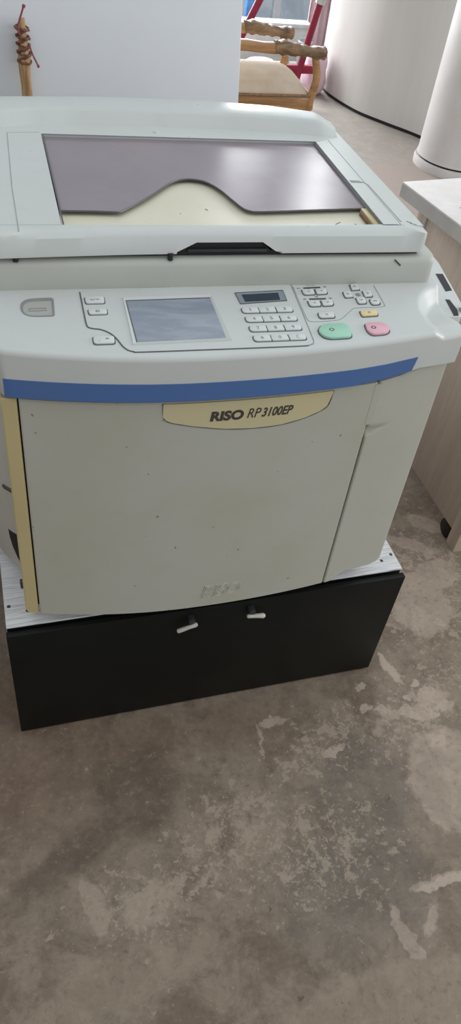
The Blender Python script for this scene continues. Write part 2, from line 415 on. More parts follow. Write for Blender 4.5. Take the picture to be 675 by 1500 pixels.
# ------------------------------------------------------------------ stand
SW = .783
st = empty('machine_stand', (.39, .3, 0)); O = (.39, .3, 0)
m = MB(); m.box(.001, .782, .018, .60, 0, .3345); m.build('carcass', M['black'], st, O, bevel=.001)
tb = MB(); tb.box(0, SW, .0145, .605, .3345, .338); tb.build('top_board', M['board'], st, O, bevel=.0008)
dr = MB(); dr.box(-.0015, SW + .003, 0, .013, .004, .329); dro = dr.build('front_panel', M['black'], st, O, bevel=.0015)
for (x, y) in ((.008, .062), (.040, .047), (.775, .056), (.748, .043)):
    s = MB(); s.lathe([(.0036, .3372), (.0036, .3381), (.002, .3383)], (x, y), 14); s.build('screw', M['screw'], st, O)
for (a, b, mx) in (((.3065, .2885), (.3455, .3025), .335), ((.4445, .3020), (.4815, .2955), .455)):
    h = MB(); P = [(lerp(a[0], b[0], t), -.016, lerp(a[1], b[1], t)) for t in (0, .06, .3, .6, .9, 1)]
    h.tube(P, [.0022, .0048, .0046, .0042, .0050, .0030] if a[0] < .4 else [.003, .0044, .0042, .0046, .0056, .0036], 14)
    h.build('handle', M['handlewhite'], dro, (0, 0, 0), smooth=60)
    k = MB(); k.box(mx - .006, mx + .006, -.016, .003, .296, .314); k.build('handle_mount', M['blackedge'], dro, (0, 0, 0), bevel=.002)
for ch in dro.children:
    ch.location = (-O[0], -O[1], 0)
tag(st, 'low black machine stand with white striped top board under the copier', 'stand')

# ------------------------------------------------------------------ the machine (local frame)
ROOT = Vector((.37, .3, .338)); YAW = -0.0360
mc = empty('duplicating_machine', ROOT, YAW)
tag(mc, 'large off-white office duplicator with blue stripe and flat lid standing on the black stand', 'copier')
def part(mb, name, mat, parent=None, **k): return mb.build(name, mat, parent or mc, ROOT, **k)

def F(x):
    y = -.022 + (.45 if x < .32 else .27) * (x - .32) ** 2
    return y
PS = .06; PD = .904 + PS * .02
def zt(x, y): return PD + PS * y
def onP(h0=0): return lambda x, y, h=0: (x, y, zt(x, y) + h + h0)

# body
BL = [(.722, .62), (-.03, .62), (-.03, .25), (-.018, .21), (.002, .180), (.008, .166), (.012, .154), (.019, .140), (.027, .127), (.037, .114), (.047, .104), (.055, .098), (.066, .095), (.066, .028)]
fr = [(x, F(x) + .025) for x in [.1 + .05 * i for i in range(13)]] + [(.722, F(.722) + .025)]
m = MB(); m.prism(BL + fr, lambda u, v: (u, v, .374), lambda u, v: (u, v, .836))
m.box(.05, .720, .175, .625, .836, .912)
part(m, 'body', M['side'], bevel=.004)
def body_y(x):
    t = sorted([(p[0], p[1]) for p in BL[2:13]]); return interp(t, x)
m = MB(); P = [(.030, .464), (.040, .4645), (.056, .464), (.056, .384), (.047, .386), (.040, .402), (.034, .425), (.031, .445)]
m.prism(P, lambda u, v: (u, body_y(u) + .004, v), lambda u, v: (u, body_y(u) - .0012, v)); part(m, 'paper_slot', M['gapshade'])  # black plate on the body paints the dark inside of the opening
m = MB(); m.tube([(.031, .121, .571), (.034, .117, .571), (.047, .103, .571), (.054, .098, .571)], [.0025, .0036, .0036, .0036], 10); part(m, 'catch', M['screw'], smooth=60)
m = MB(); m.box(.041, .052, .06, .07, .37, .388); part(m, 'hinge_pin', M['screw'], bevel=.002)
for (x, y) in ((.07, .1), (.67, .1), (.07, .56), (.67, .56)):
    m = MB(); m.lathe([(.02, .3386), (.02, .376)], (x, y), 20); part(m, 'foot', M['rubber'])

# curved covers below the panel
def lean(z): return .008 * (z - .36) / .463
def cover(xs, zlo, zhi, th, rnd=.0025, dy=0.0, push=None, nz=30):
    """curved slab following the front of the machine"""
    m = MB(); loops = []
    for i, x in enumerate(xs):
        z0, z1 = zlo(x), zhi(x); e = min(x - xs[0], xs[-1] - x); r = rnd * max(0, 1 - e / rnd) ** 2 if rnd else 0
        L = [(x, F(x) + th, z0), (x, F(x) + lean(z0) + dy + rnd + r, z0)]
        for k in range(nz + 1):
            z = lerp(z0 + rnd, z1 - rnd, k / nz); p = push(x, z) if push else 0
            L.append((x, F(x) + lean(z) + dy + r + p, z))
        L += [(x, F(x) + lean(z1) + dy + rnd + r, z1), (x, F(x) + th, z1)]
        loops.append(L)
    m.loft(loops); return m
def span(a, b, n): return [a] + [a + .0008, a + .0016, a + .0025] + [lerp(a + .004, b - .004, i / n) for i in range(n + 1)] + [b - .0025, b - .0016, b - .0008, b]
zl = lambda x: .3605 + .006 * max(0, (.085 - x) / .015) ** 2 * (1 if x < .085 else 0)
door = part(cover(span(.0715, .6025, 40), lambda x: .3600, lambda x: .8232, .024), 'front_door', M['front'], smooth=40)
part(cover(span(.0475, .0692, 8), lambda x: .361 + .010 * max(0, (.056 - x) / .009) ** 2, lambda x: .8225, .045), 'edge_trim', M['cream'], smooth=40)
# right hand cover with finger grip
gp = lambda x, z: .0
def grip(x, z):
    if .604 <= x <= .652 and z < .7435 and z > .712:
        zb = .7185 + .0195 * ((x - .605) / .045) ** 1.25      # lower curved rim
        if z > zb:
            dpt = .007 * (1 - max(0, (x - .604) / .048)) + .0012
            return dpt * sstep(0, .003, z - zb) * sstep(.7437, .727, z)
    return 0
xs = span(.606, .7265, 64)
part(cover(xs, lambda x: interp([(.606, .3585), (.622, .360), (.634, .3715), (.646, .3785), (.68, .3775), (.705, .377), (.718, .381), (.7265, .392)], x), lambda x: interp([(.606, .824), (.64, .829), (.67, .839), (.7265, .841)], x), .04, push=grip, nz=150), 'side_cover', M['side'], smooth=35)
# seam filler behind upper part so the joint is tight above the grip
m = MB(); m.loft([[(x, F(x) + lean(z) + .012, z) for z in (.7445, .8215)] + [(x, F(x) + lean(z) - .0003, z) for z in (.8215, .7445)] for x in (.5985, .6015, .6045, .6075, .6105)])
part(m, 'joint_strip', M['front'], smooth=30)
m = MB(); m.prism([(.05, .028)] + [(x, F(x) + .018) for x in [.06 + .054 * i for i in range(13)]] + [(.715, .06), (.05, .06)], lambda u, v: (u, v, .366), lambda u, v: (u, v, .833)); part(m, 'seam_shade_core', M['gapshade'])  # black core added so the seams between covers read as shadow

# name plate + lettering
def onF(off): return lambda x, z, h=0: (x, F(x) + lean(z) - off - h, z)
NP = [(.2666, .8222), (.2680, .7998), (.2720, .7935), (.2790, .7895), (.3093, .7817), (.3616, .7722), (.4044, .7692), (.4479, .7702), (.4857, .7776), (.5121, .7879), (.5225, .7970), (.5259, .8190), (.5259, .8222)]
def plate_mb(poly, off, th):
    # polygon on the curved front, split in vertical strips so it follows the curve
    top = .8222; xs = [lerp(.2668, .5258, i / 48) for i in range(49)]
    bot = sorted([p for p in poly[1:-1]]); m = MB()
    m.loft([[(x, F(x) + lean(interp(bot, x)) + .002, interp(bot, x)), (x, F(x) + lean(interp(bot, x)) - off, interp(bot, x) + .0006), (x, F(x) + lean(top) - off, top), (x, F(x) + lean(top) + .002, top)] for x in xs]); return m
npo = part(plate_mb(NP, .0012, .002), 'name_plate', M['plate'], smooth=30)
npl = [(NP[0][0] - .0006, NP[0][1])] + NP[1:-1] + [(NP[-1][0] + .0004, .8222)]
m = MB(); m.ribbon(smooth_line(npl, 4), .0016, lambda u, v, h: onF(.0002)(u, v, h), .0008); part(m, 'plate_outline', M['darkline'], npo)
m = text_mesh('RISO', onF(.0012), offset=.045, shear=.10, box=(.3362, .3868, .7884, .8060)); part(m, 'lettering', M['ink'], npo)
m = text_mesh('RP', onF(.0012), offset=.0, shear=.25, box=(.3925, .4135, .7900, .8065)); part(m, 'lettering', M['ink'], npo)
m = text_mesh('3100EP', onF(.0012), offset=.02, shear=.25, box=(.4150, .4640, .7896, .8060)); part(m, 'lettering', M['ink'], npo)
# embossed outline wordmark low on the door
def outline_text(t, f, box, shear, rad):
    """raised outline lettering: a thin bead along every glyph contour"""
    cu = bpy.data.curves.new('lettering', 'FONT'); cu.body = t; cu.shear = shear; cu.resolution_u = 4
    ob = bpy.data.objects.new('lettering', cu); COL.objects.link(ob)
    dg = bpy.context.evaluated_depsgraph_get(); dg.update()
    me = bpy.data.meshes.new_from_object(ob.evaluated_get(dg)); bpy.data.objects.remove(ob); bpy.data.curves.remove(cu)
    bm = bmesh.new(); bm.from_mesh(me); bpy.data.meshes.remove(me)
    bmesh.ops.remove_doubles(bm, verts=bm.verts, dist=1e-5)
    X = [v.co.x for v in bm.verts]; Y = [v.co.y for v in bm.verts]; x0, x1, y0, y1 = min(X), max(X), min(Y), max(Y)
    left = {e for e in bm.edges if len(e.link_faces) == 1}; m = MB()
    while left:
        e = left.pop(); st_, cur = e.verts; loop = [st_, cur]
        while cur is not st_:
            nx = [q for q in cur.link_edges if q in left]
            if not nx: break
            left.discard(nx[0]); cur = nx[0].other_vert(cur); loop.append(cur)
        P = [f(lerp(box[0], box[1], (v.co.x - x0) / (x1 - x0)), lerp(box[2], box[3], (v.co.y - y0) / (y1 - y0))) for v in loop]
        if len(P) > 3: m.tube(P, rad, 6)
    bm.free(); return m
part(outline_text('RISO', onF(-.0001), (.3540, .4280, .3865, .4185), .25, .0007), 'embossed_lettering', M['front'], door, smooth=60)
part(outline_text('RISO', onF(-.0001), (.3585, .4240, .3905, .4150), .25, .0005), 'embossed_lettering', M['front'], door, smooth=60)

# control panel
def scoop(x, y):
    d = math.hypot(x - .768, y - .050)
    return (.010 + .013 * sstep(.04, .10, y)) * sstep(.100, .076, d)
m = MB(); loops = []
XL, XR = .0455, .738
xs = [XL, XL + .001, XL + .003, XL + .006, XL + .010] + [lerp(XL + .016, .640, i / 36) for i in range(37)] + [lerp(.642, XR - .006, i / 70) for i in range(71)] + [XR - .003, XR - .001, XR]
for x in xs:
    cx = .012 * max(0, (XL + .012 - x) / .012) ** 2 + .008 * max(0, (x - (XR - .008)) / .008) ** 2
    yf = F(x) + cx - .001; r = .008
    zb = interp([(.0, .8325), (.55, .8325), (.62, .838), (.665, .845), (.75, .843)], x)
    dz = .004 * max(0, (XL + .006 - x) / .006) ** 2 + .004 * max(0, (x - (XR - .005)) / .005) ** 2
    L = [(x, .172, zb)]
    L += [(x, .172, zt(x, .172) - dz)]
    for k in range(71):
        y = lerp(.165, yf + r, k / 70); L.append((x, y, zt(x, y) - scoop(x, y) - dz))
    zf = L[-1][2] + .000
    for a in (20, 40, 60, 80, 90):
        t = math.radians(a); L.append((x, yf + r - r * math.sin(t), zf - r + r * math.cos(t)))
    L.append((x, yf, zb + .002)); L.append((x, yf + .003, zb))
    loops.append(L)
m.loft(loops); panel = part(m, 'control_panel', M['panel'], smooth=50)
# blue stripe
m = MB(); loops = []
for i in range(61):
    x = lerp(.0465, .6505, i / 60)
    z0 = interp([(.0, .8335), (.55, .8335), (.62, .840), (.655, .846), (.665, .848)], x); z1 = interp([(.0, .8625), (.55, .8625), (.6, .864), (.665, .8695)], x)
    cx = .012 * max(0, (XL + .012 - x) / .012) ** 2
    k = 0 if i < 60 else 1
    y = F(x) + cx - .0022
    sh = .004
    loops.append([(x, y + .004, z0), (x, y, z0), (x + (sh if i > 57 else 0) * (i - 57) / 3, y, z1), (x + (sh if i > 57 else 0) * (i - 57) / 3, y + .004, z1)])
m.loft(loops); part(m, 'blue_stripe', M['blue'], smooth=40)

# panel details ------------------------------------------------------
def inset_plate(poly, name, mat, lo, hi, bevel=0, parent=panel, **k):
    m = MB(); m.prism(poly, onP(lo), onP(hi)); return part(m, name, mat, parent, bevel=bevel, **k)
def ring(poly, poly2, name, mat, h, h2, parent=panel):
    m = MB(); n = len(poly); a = onP(-.0005); b = onP(h); c = onP(h2)
    A = [a(*p) for p in poly]; B = [b(*p) for p in poly]; Cc = [c(*p) for p in poly2]; D = [onP(-.0005)(*p) for p in poly2]
    m.loft([A, B, Cc, D], caps=False); return part(m, name, mat, parent)
coin = round_poly([(.0850, .1240), (.1315, .1255), (.1298, .0800), (.0855, .0800)], [.026, .006, .005, .024], 8)
coin2 = round_poly([(.0885, .1150), (.1275, .1165), (.1262, .0825), (.0885, .0825)], [.021, .003, .003, .02], 8)
inset_plate(coin, 'recess_rim_shade', M['rimshade'], -.002, .0004)  # raised plates; the recess is only shaded in by their darker greys
inset_plate(coin2, 'recess_floor_shade', M['recessshade'], -.002, .0008)
m = MB(); m.ribbon([(.0965, .0985), (.1195, .0990), (.1195, .0935), (.0965, .0930), (.0965, .0985)], .0009, onP(.0008)); part(m, 'recess_mark', M['inkgrey'], panel)
sheet = [(.1689, .1372), (.1692, .0900), (.1697, .0617), (.1713, .0530), (.1778, .0490), (.188, .0462), (.1990, .0370), (.2062, .0240), (.2117, .0080), (.2175, -.0012), (.2250, -.0052), (.2370, -.0068), (.3489, -.0074), (.4550, -.0074), (.4690, -.0065), (.4775, -.0030), (.4800, .004), (.4840, .07), (.4880, .147)]
inset_plate(sheet + [(.33, .147), (.1689, .1395)], 'panel_sheet', M['panel'], -.001, .0004)
m = MB(); m.ribbon(smooth_line(sheet[:15], 4), .0019, onP(.0003)); part(m, 'sheet_outline', M['darkline'], panel)
m = MB(); m.ribbon(sheet[14:], .0011, onP(.0003)); part(m, 'sheet_outline', M['inkgrey'], panel)
s2 = smooth_line([(.4899, .1412), (.4875, .09), (.4868, .0560), (.4905, .0500), (.4982, .0489), (.5311, .0512), (.5439, .0578), (.564, .0765), (.5735, .0808), (.6100, .0812), (.6185, .0835), (.6212, .0890), (.6231, .1405)], 4)
m = MB(); m.ribbon(s2, .0009, onP(.0000)); part(m, 'sheet_outline', M['faintline'], panel)
bez = [(.2272, .1205), (.3577, .1222), (.3632, .0105), (.2252, .0080)]; scr = [(.2310, .1125), (.3540, .1150), (.3558, .0170), (.2318, .0146)]
ring(bez, [(lerp(a[0], b[0], .15), lerp(a[1], b[1], .15)) for a, b in zip(bez, scr)], 'screen_bezel', M['panel'], .0004, .0022)
ring([(lerp(a[0], b[0], .15), lerp(a[1], b[1], .15)) for a, b in zip(bez, scr)], scr, 'screen_bezel', M['panel'], .0022, .0008)
inset_plate(scr, 'touch_screen', M['screen'], -.001, .0009)
m = MB(); m.ribbon([scr[3], scr[0], scr[1]], .0016, onP(.0009)); part(m, 'screen_shadow_gap', M['darkline'], panel)
lcd = [(.3945, .1262), (.4704, .1305), (.4691, .1034), (.3959, .0978)]; lci = [(.4036, .1206), (.4609, .1237), (.4590, .1056), (.4044, .1027)]
inset_plate(lcd, 'display_frame', M['lcdframe'], -.001, .0010)
m = MB(); m.ribbon(lcd + lcd[:1], .0013, onP(.0009)); part(m, 'display_outline', M['darkline'], panel)
inset_plate(lci, 'display_glass', M['lcd'], -.001, .0016)

def key(poly, name, mat, r=.003, h=.0026, sym=None, symsize=(.005, .006), symoff=(0, 0), outline=.0017, label=None, shear=0):
    P = round_poly(poly, r, 5)
    root = empty(name, (0, 0, 0)); root.parent = mc
    cx = sum(p[0] for p in poly) / len(poly); cy = sum(p[1] for p in poly) / len(poly)
    big = [(cx + (p[0] - cx) * 1.0, cy + (p[1] - cy) * 1.0) for p in P]
    # well: dark gap around the key
    out = []
    for p in P:
        d = Vector((p[0] - cx, p[1] - cy)); out.append((p[0] + outline * (1 if d.x > 0 else -1) * .8, p[1] + outline * (1 if d.y > 0 else -1)))
    bpy.data.objects.remove(root)
    m = MB(); m.prism(P, onP(-.001), onP(h)); b = part(m, name, mat, mc, bevel=.0006)
    m = MB(); m.prism(out, onP(-.001), onP(.0006)); part(m, 'key_surround', M['darkline'], b)
    if sym:
        m = text_mesh(sym, lambda u, v, hh: onP(h)(cx + symoff[0] + u, cy + symoff[1] + v, hh), symsize, depth=.0003, shear=shear, res=2)
        part(m, 'key_symbol', M['inkgrey'] if mat is M['button'] else M['ink'], b)
    if label: b['label'] = label
    return b
K = ['1', '2', '3', '4', '5', '6', '7', '8', '9', '*', '0', 'C']
KX = [.4063, .4321, .4584]; KY = [.0803, .0580, .0353, .0124]
for i, s in enumerate(K):
    x = KX[i % 3]; y = KY[i // 3]; w = .0122; hh = .0062
    rr = {0: [.006, .001, .001, .006], 1: .001, 2: [.001, .006, .006, .001]}[i % 3]
    key([(x - w, y + hh), (x + w, y + hh), (x + w, y - hh), (x - w, y - hh)], 'number_key', M['button'], rr, .0026, s, (.0014 if s == '1' else .0042, .0068))
key([(.1742, .1223), (.2010, .1229), (.2002, .1074), (.1744, .1071)], 'mode_key', M['button'], .004, .0026, 'o/=', (.013, .005))
key([(.1756, .0921), (.2011, .0926), (.2006, .0809), (.1762, .0806)], 'mode_key', M['button'], .004, .0026, 'E', (.006, .005))
key([(.1750, .0290), (.2031, .0289), (.2022, .0134), (.1750, .0136)], 'mode_key', M['button'], .005, .0026, '.  *', (.014, .007))
key([(.5007, .1296), (.5186, .1306), (.5174, .1180), (.5000, .1168)], 'adjust_key', M['button'], [.001, .001, .002, .006], .0026, '<', (.004, .004))
key([(.5222, .1301), (.5401, .1314), (.5386, .1189), (.5213, .1177)], 'adjust_key', M['button'], [.001, .001, .006, .002], .0026, '>', (.004, .004))
key([(.5010, .0994), (.5186, .1003), (.5172, .0873), (.5003, .0861)], 'adjust_key', M['button'], [.001, .001, .002, .006], .0026, '<', (.004, .004))
key([(.5223, .1003), (.5401, .1014), (.5383, .0880), (.5213, .0869)], 'adjust_key', M['button'], [.001, .001, .006, .002], .0026, '>', (.004, .004))
key([(.5070, .0691), (.5316, .0695), (.5298, .0566), (.5060, .0562)], 'test_key', M['button'], .005, .0026, 'o', (.004, .004))
key([(.5832, .1419), (.5949, .1424), (.5942, .1282), (.5813, .1267)], 'arrow_key', M['button'], [.004, .004, .001, .001], .0026, '^', (.006, .004))
key([(.5648, .1217), (.5766, .1228), (.5763, .1083), (.5635, .1069)], 'arrow_key', M['button'], [.004, .001, .001, .004], .0026, '<', (.004, .006))
key([(.5975, .1223), (.6099, .1238), (.6092, .1088), (.5961, .1075)], 'arrow_key', M['button'], [.001, .004, .004, .001], .0026, '>', (.004, .006))
key([(.5801, .1044), (.5941, .1057), (.5925, .0911), (.5793, .0898)], 'arrow_key', M['button'], [.001, .001, .004, .004], .0026, 'v', (.006, .004))
key([(.6005, .1005), (.6157, .1025), (.6146, .0880), (.5998, .0858)], 'enter_key', M['button'], .0062, .0026, '-', (.006, .002), outline=.0017)
key([(.5742, .0703), (.6013, .0711), (.5988, .0586), (.5730, .0570)], 'reset_key', M['yellow'], .004, .003, '//', (.005, .005), label='pale yellow reset key')
key([(.4925, .0240), (.5030, .0377), (.5132, .0397), (.5343, .0394), (.5415, .0350), (.5420, .0206), (.5390, .0092), (.5334, .0062), (.5060, .0054), (.4965, .0105)], 'start_key', M['green'], .006, .0038, '<>', (.008, .008), (-.007, .001), .0016, 'large green start key')
key([(.5699, .0367), (.5772, .0389), (.5964, .0379), (.6036, .0318), (.6032, .0200), (.5953, .0126), (.5839, .0107), (.5715, .0107), (.5672, .0208)], 'stop_key', M['pink'], .006, .0038, 'o', (.008, .007), (-.0065, .001), .0016, 'pink stop key')
def mark(poly, mat='ink'):
    m = MB(); m.prism(poly, onP(-.0005), onP(.0006)); part(m, 'printed_mark', M[mat], panel)
mark([(.5054, .1376), (.5332, .1389), (.5326, .1362), (.5049, .1349)]); mark([(.5058, .1080), (.5324, .1081), (.5319, .1054), (.5052, .1052)])
for (x, y, s) in ((.497, .136, '-'), (.541, .139, '+'), (.519, .1425, '.....'), (.519, .1335, '-...-'), (.498, .1070, '<'), (.540, .1075, '>'), (.519, .1125, '*'), (.519, .1028, '. . .')):
    m = text_mesh(s, lambda u, v, h: onP(.0002)(x + u, y + v, h), (.014 if len(s) > 2 else .005, .0035 if s not in '-.....-...-' else .0014), depth=.0004, res=1); part(m, 'printed_mark', M['inkgrey'], panel)
hx, hy = .5875, .1155
mark([(hx + .0042 * math.cos(t), hy + .0042 * math.sin(t)) for t in [2 * PI * i / 12 for i in range(12)]], 'inkgrey')

# scanner base -------------------------------------------------------
m = MB(); loops = []
for x in [.045, .047, .052] + [lerp(.06, .70, i / 8) for i in range(9)] + [.712, .719, .722]:
    e = .004 * max(0, (x - .715) / .007) ** 2
    loops.append([(x, .63, .900), (x, .63, .9545), (x, .160 + e, .9545), (x, .1550 + e, .9535), (x, .1505 + e, .950), (x, .1488 + e, .945), (x, .1455 + e, .912), (x, .150 + e, .900)])
m.loft(loops); base = part(m, 'scanner_base', M['base'], smooth=50)
m = MB(); m.box(.085, .695, .164, .60, .953, .9622); part(m, 'lid_gap_shade', M['gapshade'])  # black box paints the shadow line under the lid
def onB(x, z, h=0): return (x,   .1455 + .003 * (z - .912) / .036 - h, z)
m = MB(); m.ribbon([(.652, .9520), (.664, .9425)], .0022, onB, .0004); part(m, 'scratch', M['ink'], base)

# lid ----------------------------------------------------------------
LX0, LX1 = .048, .7005; LT = .9935; LB = .9615
def ybf(x): return .154 - .010 * max(0, (.30 - x) / .25) ** 1.5 + .004 * max(0, (x - .69) / .0105) ** 2
def yc(x): return max(ybf(x) + .0015, .1685 + .006 * (x - .1) / .5 - .024 * max(0, (.118 - x) / .055) ** 1.5 - .026 * max(0, (x - .655) / .044) ** 1.5)
def zc(x): return LT - .003 * max(0, (x - .675) / .026) ** 2
def notch(x): return interp([(.309, 0), (.310, .02), (.338, .62), (.437, .62), (.458, .02), (.459, 0)], x)
WX0, WX1, WY0, WY1 = .147, .6345, .177, .522
wx0 = lambda y: lerp(.1505, .1455, (y - .172) / .345); wx1 = lambda y: .634
lid = empty('lid', (0, 0, 0)); lid.parent = mc
bpy.data.objects.remove(lid)
m = MB()
# front bar
loops = []
xs = sorted(set([LX0, LX0 + .002, LX0 + .006, LX1 - .006, LX1 - .003, LX1 - .001, LX1, .3095, .310, .338, .437, .458, .4585] + [lerp(.055, .69, i / 60) for i in range(61)]))
for x in xs:
    yb = ybf(x); y1, z1 = yc(x), zc(x); t = notch(x)
    A = Vector((0, yb, LB)); B = Vector((0, yb - .0003, LB + .003)); Cv = Vector((0, min(yb + .0045, y1 - .001), LB + .024 - (LT - z1))); q = B.lerp(Cv, t)
    bb = A if t == 0 else q + Vector((0, .004, -.001))
    fr_ = Vector((x, q.y, q.z)); 
    inner = .1785
    loops.append([(x, inner, bb.z if t == 0 else q.z - .001), (x, bb.y, bb.z), (x, q.y, q.z), (x, Cv.y, Cv.z), (x, lerp(Cv.y, y1, .35), lerp(Cv.z, z1, .62)), (x, y1, z1 - .0006), (x, y1 + .003, z1 - .0001), (x, max(y1 + .006, inner - .001), z1 + .0), (x, inner, z1)])
m.loft(loops)
# side bars and rear bar
m.prism([(LX0, .178), (wx0(.178), .178), (wx0(.522), .522), (LX0, .56)], lambda u, v: (u, v, LB), lambda u, v: (u, v, LT))
m.prism([(.634, .178), (LX1, .178), (LX1 - .004, .56), (.6355, .522)], lambda u, v: (u, v, LB), lambda u, v: (u, v, LT))
m.prism([(LX0, .64), (LX0, .56), (wx0(.522), .522), (.6355, .522), (LX1 - .004, .56), (LX1 - .006, .62)], lambda u, v: (u, v, LB), lambda u, v: (u, v, LT))
lid = part(m, 'lid', M['lid'], smooth=32)
m = MB(); m.prism([(.312, .960), (.3405, .9758), (.4350, .9758), (.456, .960)], lambda u, v: (u, .1625, v), lambda u, v: (u, .1775, v)); part(m, 'handle_recess_shade', M['rubber'], lid)  # black block behind the notch paints the recess dark
m = MB(); m.box(.326, .446, .1575, .1630, .9620, .9665); part(m, 'lid_latch', M['blackedge'], lid, bevel=.001)
for x in (.085, .300): 
    m = MB(); m.lathe([(.004, .9535), (.004, .963)], (x, .1535), 12); part(m, 'lid_bumper', M['rubber'], lid)
# tray under the smoky cover
m = MB(); m.box(.1525, .632, .175, .53, .9795, .9815); part(m, 'lid_tray', M['tray'], lid)
m = MB(); m.add([(.1508, .1782, .9815), (.632, .1782, .9815), (.632, .1900, .9815), (.1508, .1900, .9815), (.1508, .1782, .9925), (.632, .1782, .9925)], [(0, 1, 2, 3), (4, 5, 1, 0), (4, 3, 2, 5), (0, 3, 4), (1, 5, 2)]); part(m, 'tray_lip', M['tray'], lid)
m = MB(); m.box(.6225, .6325, .180, .246, .9815, .9905); part(m, 'paper_stop', M['cream'], lid, bevel=.001)
m = MB(); m.box(.6190, .6225, .196, .240, .9815, .9870); part(m, 'paper_stop', M['piping'], lid, bevel=.001)
EDGE = [(.1525, .2365), (.2000, .2355), (.2300, .2335), (.2420, .2365), (.2860, .2830), (.3220, .3280), (.3390, .3460), (.3575, .3555), (.3760, .3550), (.3930, .3450), (.4080, .3180), (.4200, .2780), (.4290, .2500), (.4380, .2400), (.4540, .2375), (.5400, .2440), (.6325, .2515)]
ed = smooth_line(EDGE, 5)
cz = .9890
m = MB(); poly = [(p.x, p.y) for p in ed]
m.loft([[(x, y, cz - .0028), (x, y, cz), (lerp(.1465, .634, (x - .1525) / .48), .5215, cz), (lerp(.1465, .634, (x - .1525) / .48), .5215, cz - .0028)] for x, y in poly])
cov = part(m, 'smoky_cover', M['cover'], lid, smooth=30)
m = MB(); m.tube([(p.x, p.y - .0006, cz - .0014) for p in ed], .0016, 6); part(m, 'cover_edge', M['coveredge'], cov)
m = MB(); m.ribbon([(.1520, .1790), (.1471, .521)], .0022, lambda u, v, h: (u + .0012, v, LT - .0005 + h), .0004); part(m, 'window_seam', M['coveredge'], lid)
m = MB(); m.ribbon([(.6335, .1790), (.635, .5215)], .0024, lambda u, v, h: (u, v, LT - .0001 + h), .0004); part(m, 'window_seam', M['darkline'], lid)
m = MB(); m.ribbon([(.1471, .5215), (.635, .5215)], .0020, lambda u, v, h: (u, v, LT - .0001 + h), .0004); part(m, 'window_seam', M['inkgrey'], lid)
onL = lambda u, v, h: (u, v, LT + h)
m = MB(); m.ribbon([(.143, .528), (.0905, .523), (.0895, .3), (.0925, .160)], .0014, onL, .0003); part(m, 'lid_groove', M['faintline'], lid)
m = MB(); m.ribbon([(.664, .531), (.6640, .335), (.6640, .18)], .0012, onL, .0003); part(m, 'lid_groove', M['faintline'], lid)
m = MB(); m.ribbon([(.645, .343), (.6600, .341), (.6665, .330), (.6680, .190)], .0016, onL, .0003); part(m, 'lid_groove', M['inkgrey'], lid)
m = MB(); m.prism([(.640, .347), (.6560, .345), (.6600, .338), (.640, .339)], lambda u, v: onL(u, v, -.001), lambda u, v: onL(u, v, .0006)); part(m, 'lid_tab', M['inkgrey'], lid)
for pts in ([(.678, .192), (.684, .186)], [(.681, .185), (.690, .179)]):
    m = MB(); m.ribbon(pts, .0012, onL, .0003); part(m, 'scratch', M['ink'], lid)
for pts in ([(.568, .207), (.578, .214)], [(.600, .208), (.61, .2)], [(.372, .259), (.3755, .254)], [(.588, .196), (.597, .1965)], [(.330, .243), (.331, .242)]):
    m = MB(); m.ribbon(pts, .0014, lambda u, v, h: (u, v, .9815 + h), .0004); part(m, 'dirt_mark', M['piping'], lid)
# hinge cover along the back of the lid
m = MB(); loops = []
N = 60
for i in range(N + 1):
    x = lerp(LX0, .688, i / N)
    yb = interp([(.04, .541), (.08, .547), (.13, .562), (.2, .571), (.35, .574), (.48, .571), (.6, .560), (.66, .550), (.69, .546)], x)
    yfc = yb + .017; ybk = interp([(.04, .632), (.1, .640), (.25, .657), (.45, .660), (.58, .645), (.66, .620), (.69, .605)], x)
    hgt = .0225 * (1 - .55 * sstep(.655, .690, x)); z1 = LT + hgt
    loops.append([(x, yb + .002, LT - .004), (x, yb, LT), (x, yfc - .005, z1 - .005), (x, yfc - .001, z1 - .0015), (x, yfc + .006, z1), (x, ybk - .012, z1 + .001), (x, ybk - .004, z1 - .001), (x, ybk, z1 - .006), (x, ybk + .004, LB), (x, yb + .02, LB)])
m.loft(loops); part(m, 'hinge_cover', M['lid'], lid, smooth=45)
m = MB(); m.lathe([(.0042, LT), (.0042, LT + .0012), (.003, LT + .0016)], (.344, .545), 20); part(m, 'lid_pin', M['lid'], lid)

# side tray on the right
m = MB(); m.prism([(.731, .098), (.768, .098), (.780, .115), (.790, .144), (.812, .278), (.815, .55), (.731, .55)], lambda u, v: (u, v, .50), lambda u, v: (u, v, .880)); sd = part(m, 'side_tray', M['panel'], bevel=.003)
m = MB(); m.prism([(.786, .236), (.799, .235), (.790, .179), (.777, .176)], lambda u, v: (u, v, .876), lambda u, v: (u, v, .8806)); part(m, 'tray_slot', M['gapshade'], sd)  # dark plate on the tray top paints the shade inside a slot
m = MB(); m.prism([(.764, .150), (.771, .149), (.770, .118), (.764, .1), (.7555, .1)], lambda u, v: (u, v, .876), lambda u, v: (u, v, .8806)); part(m, 'tray_slot', M['gapshade'], sd)  # second slot, its dark inside painted the same way
m = MB(); m.tube([(.770, .108, .886), (.785, .125, .886)], [.004, .004], 10); part(m, 'tray_latch', M['faintline'], sd, smooth=60)

